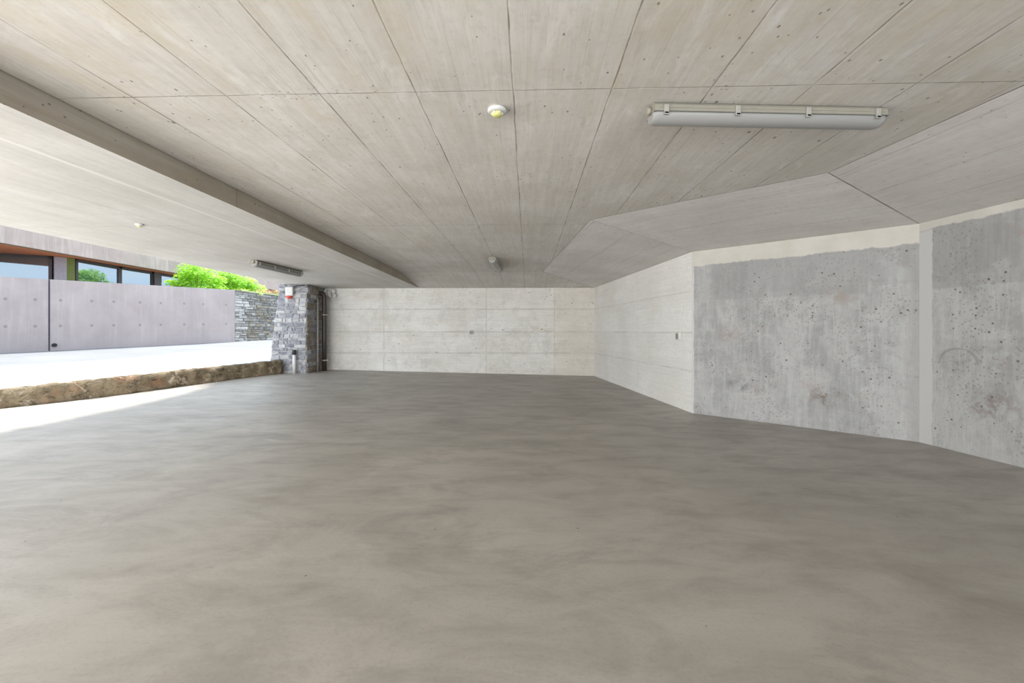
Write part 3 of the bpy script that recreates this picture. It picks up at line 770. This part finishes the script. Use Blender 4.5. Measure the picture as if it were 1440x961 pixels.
panel('olive_panel', Vector((-17.95, 18.32)), Wl[2]+Vector((0, .02)), Z0, SZ, 0, .08, M_olive, ho)
panel('wall', Wl[6], Wl[7], Z0, SZ, -.1, .06, M_hwall, ho)
panel('post', Wl[4], Wl[4]+Vector((0, .45)), Z0, SZ, 0, .15, M_frame, ho)
# dim room behind the glass
panel('inner_wall', Vector((-24, 15.2)), Vector((-18.6, 40)), Z0, SZ, -.2, -.1, M_hwall, ho)

# ------------------------------------------------------------------ plants
def leaf_mat(name, c1, c2, trans=.35):
    t = NT(name); q = t.n('ObjectInfo').outputs['Random']; p = t.noise(t.pos(), 6, 3)
    col = t.mix(t.rng(p, .35, .65), c1, c2)
    t.done(col, .5, .3)
    tr = t.n('BsdfTranslucent'); t.set(tr.inputs[0], col); mx = t.n('MixShader'); mx.inputs[0].default_value = trans
    t.t.links.new(t.b.outputs[0], mx.inputs[1]); t.t.links.new(tr.outputs[0], mx.inputs[2]); t.t.links.new(mx.outputs[0], t.out.inputs[0])
    return t.m
M_maple = leaf_mat('maple_leaves', (.26, .56, .03), (.52, .80, .10), .42)
M_yellowleaf = leaf_mat('yellow_leaves', (.55, .60, .08), (.80, .70, .25), .4)
M_redleaf = leaf_mat('red_leaves', (.55, .22, .12), (.80, .50, .40), .3)
M_darkleaf = leaf_mat('olive_leaves', (.16, .18, .05), (.35, .36, .12), .2)
M_bark = plain('bark', (.12, .09, .06), .9, .1, 0, .3)
def palmate(bm, c, nrm, size, rng, lobes=5, mi=0):
    a = nrm.orthogonal().normalized(); b = nrm.cross(a); rot = rng.uniform(0, 6.28)
    pts = []
    for k in range(lobes):
        an = rot+(k-(lobes-1)/2)*.95; pts.append((an-.42, .38)); pts.append((an, 1.0 if k == lobes//2 else .85))
    pts.append((rot+(lobes/2)*.95, .3)); 
    vs = [bm.verts.new(c)]+[bm.verts.new(c+(a*math.cos(t)+b*math.sin(t))*size*r-nrm*size*.18*r*r) for t, r in pts]
    for i in range(1, len(vs)-1):
        f = bm.faces.new((vs[0], vs[i], vs[i+1])); f.material_index = mi
def shrub(name, label, cat, loc, blobs, stems, n, size, mats, seed, group=None, lobes=5, w=None):
    rng = random.Random(seed); t = thing(name, label, cat, loc, 0, group)
    bm = bmesh.new()
    tot = sum(b[3]**2*b[4] for b in blobs)
    for (bx, by, bz, br, hz) in blobs:
        for _ in range(int(n*br*br*hz/tot)):
            v = Vector((rng.gauss(0, 1), rng.gauss(0, 1), rng.gauss(0, 1))).normalized()
            lay = rng.uniform(.45, 1.05)
            p = Vector((bx, by, bz))+Vector((v.x*br, v.y*br, v.z*br*hz))*lay
            nn = (Vector((v.x*.5, v.y*.5, .9))+Vector((rng.uniform(-.5, .5), rng.uniform(-.5, .5), 0))).normalized()
            palmate(bm, p, nn, size*rng.uniform(.7, 1.25), rng, lobes, mi=rng.choices(range(len(mats)), w or [1]*len(mats))[0])
    obj('foliage', bm, mats, t)
    bm = bmesh.new()
    for (bx, by, bz, br, hz) in blobs:
        for s in range(stems):
            q = Vector((bx+rng.uniform(-.5, .5)*br, by+rng.uniform(-.5, .5)*br, bz+rng.uniform(-.2, .5)*br*hz))
            tube(bm, [(rng.uniform(-.05, .05), rng.uniform(-.05, .05), 0), tuple(q*.5+Vector((rng.uniform(-.1, .1), rng.uniform(-.1, .1), .1))), tuple(q)], [.03, .02, .008], 6)
    obj('stem', bm, M_bark, t)
    return t
# maple: spreading flat layers of bright leaves
shrub('maple_shrub', 'larger bright green shrub with spreading tip above the outside wall, nearest the windows', 'shrub', (-14.6, 21.2, 2.35),
      [(-.15, 0, 1.75, .75, .55), (-.9, -.1, 1.15, .55, .35), (.6, .1, 1.35, .55, .6), (-.35, .2, 1.0, .9, .45), (.55, 0, .8, .8, .5), (-1.0, 0, .75, .45, .5), (-1.35, .05, 1.28, .28, .25), (-.85, .6, 1.5, .62, .6)], 3, 5200, .085, [M_maple], 5)
shrub('leafy_shrub', 'smaller bright green shrub right of the larger one, above the outside wall', 'shrub', (-14.15, 23.4, 2.3),
      [(-.45, 0, 1.75, .6, .7), (.35, 0, 1.45, .65, .6), (.95, .1, 1.15, .5, .6), (0, 0, 1.0, .8, .5), (-.9, .1, 1.35, .5, .6)], 3, 3600, .09, [M_maple], 6)
shrub('yellow_bush', 'low yellow green bush at the start of the stone wall', 'bush', (-12.2, 20.6, 2.6), [(0, 0, .48, .42, .42), (.5, .2, .42, .32, .4), (-.5, 0, .45, .3, .4)], 3, 900, .055, [M_yellowleaf, M_maple], 7, lobes=3)
shrub('flowering_bush', 'low pink and red leaved bush on top of the stone wall', 'bush', (-11.95, 22.3, 2.6), [(-.3, 0, .62, .4, .5), (.3, .3, .58, .4, .5), (.1, -.4, .52, .35, .5)], 3, 1100, .05, [M_redleaf, M_darkleaf, M_yellowleaf], 8, lobes=3, w=(3, 3, 1))
shrub('green_hedge', 'dark green hedge behind the pink leaved bush', 'bush', (-12.1, 24.0, 2.6), [(0, 0, .5, .45, .5), (.2, 1.0, .5, .5, .5)], 2, 700, .06, [M_darkleaf], 9, lobes=3)
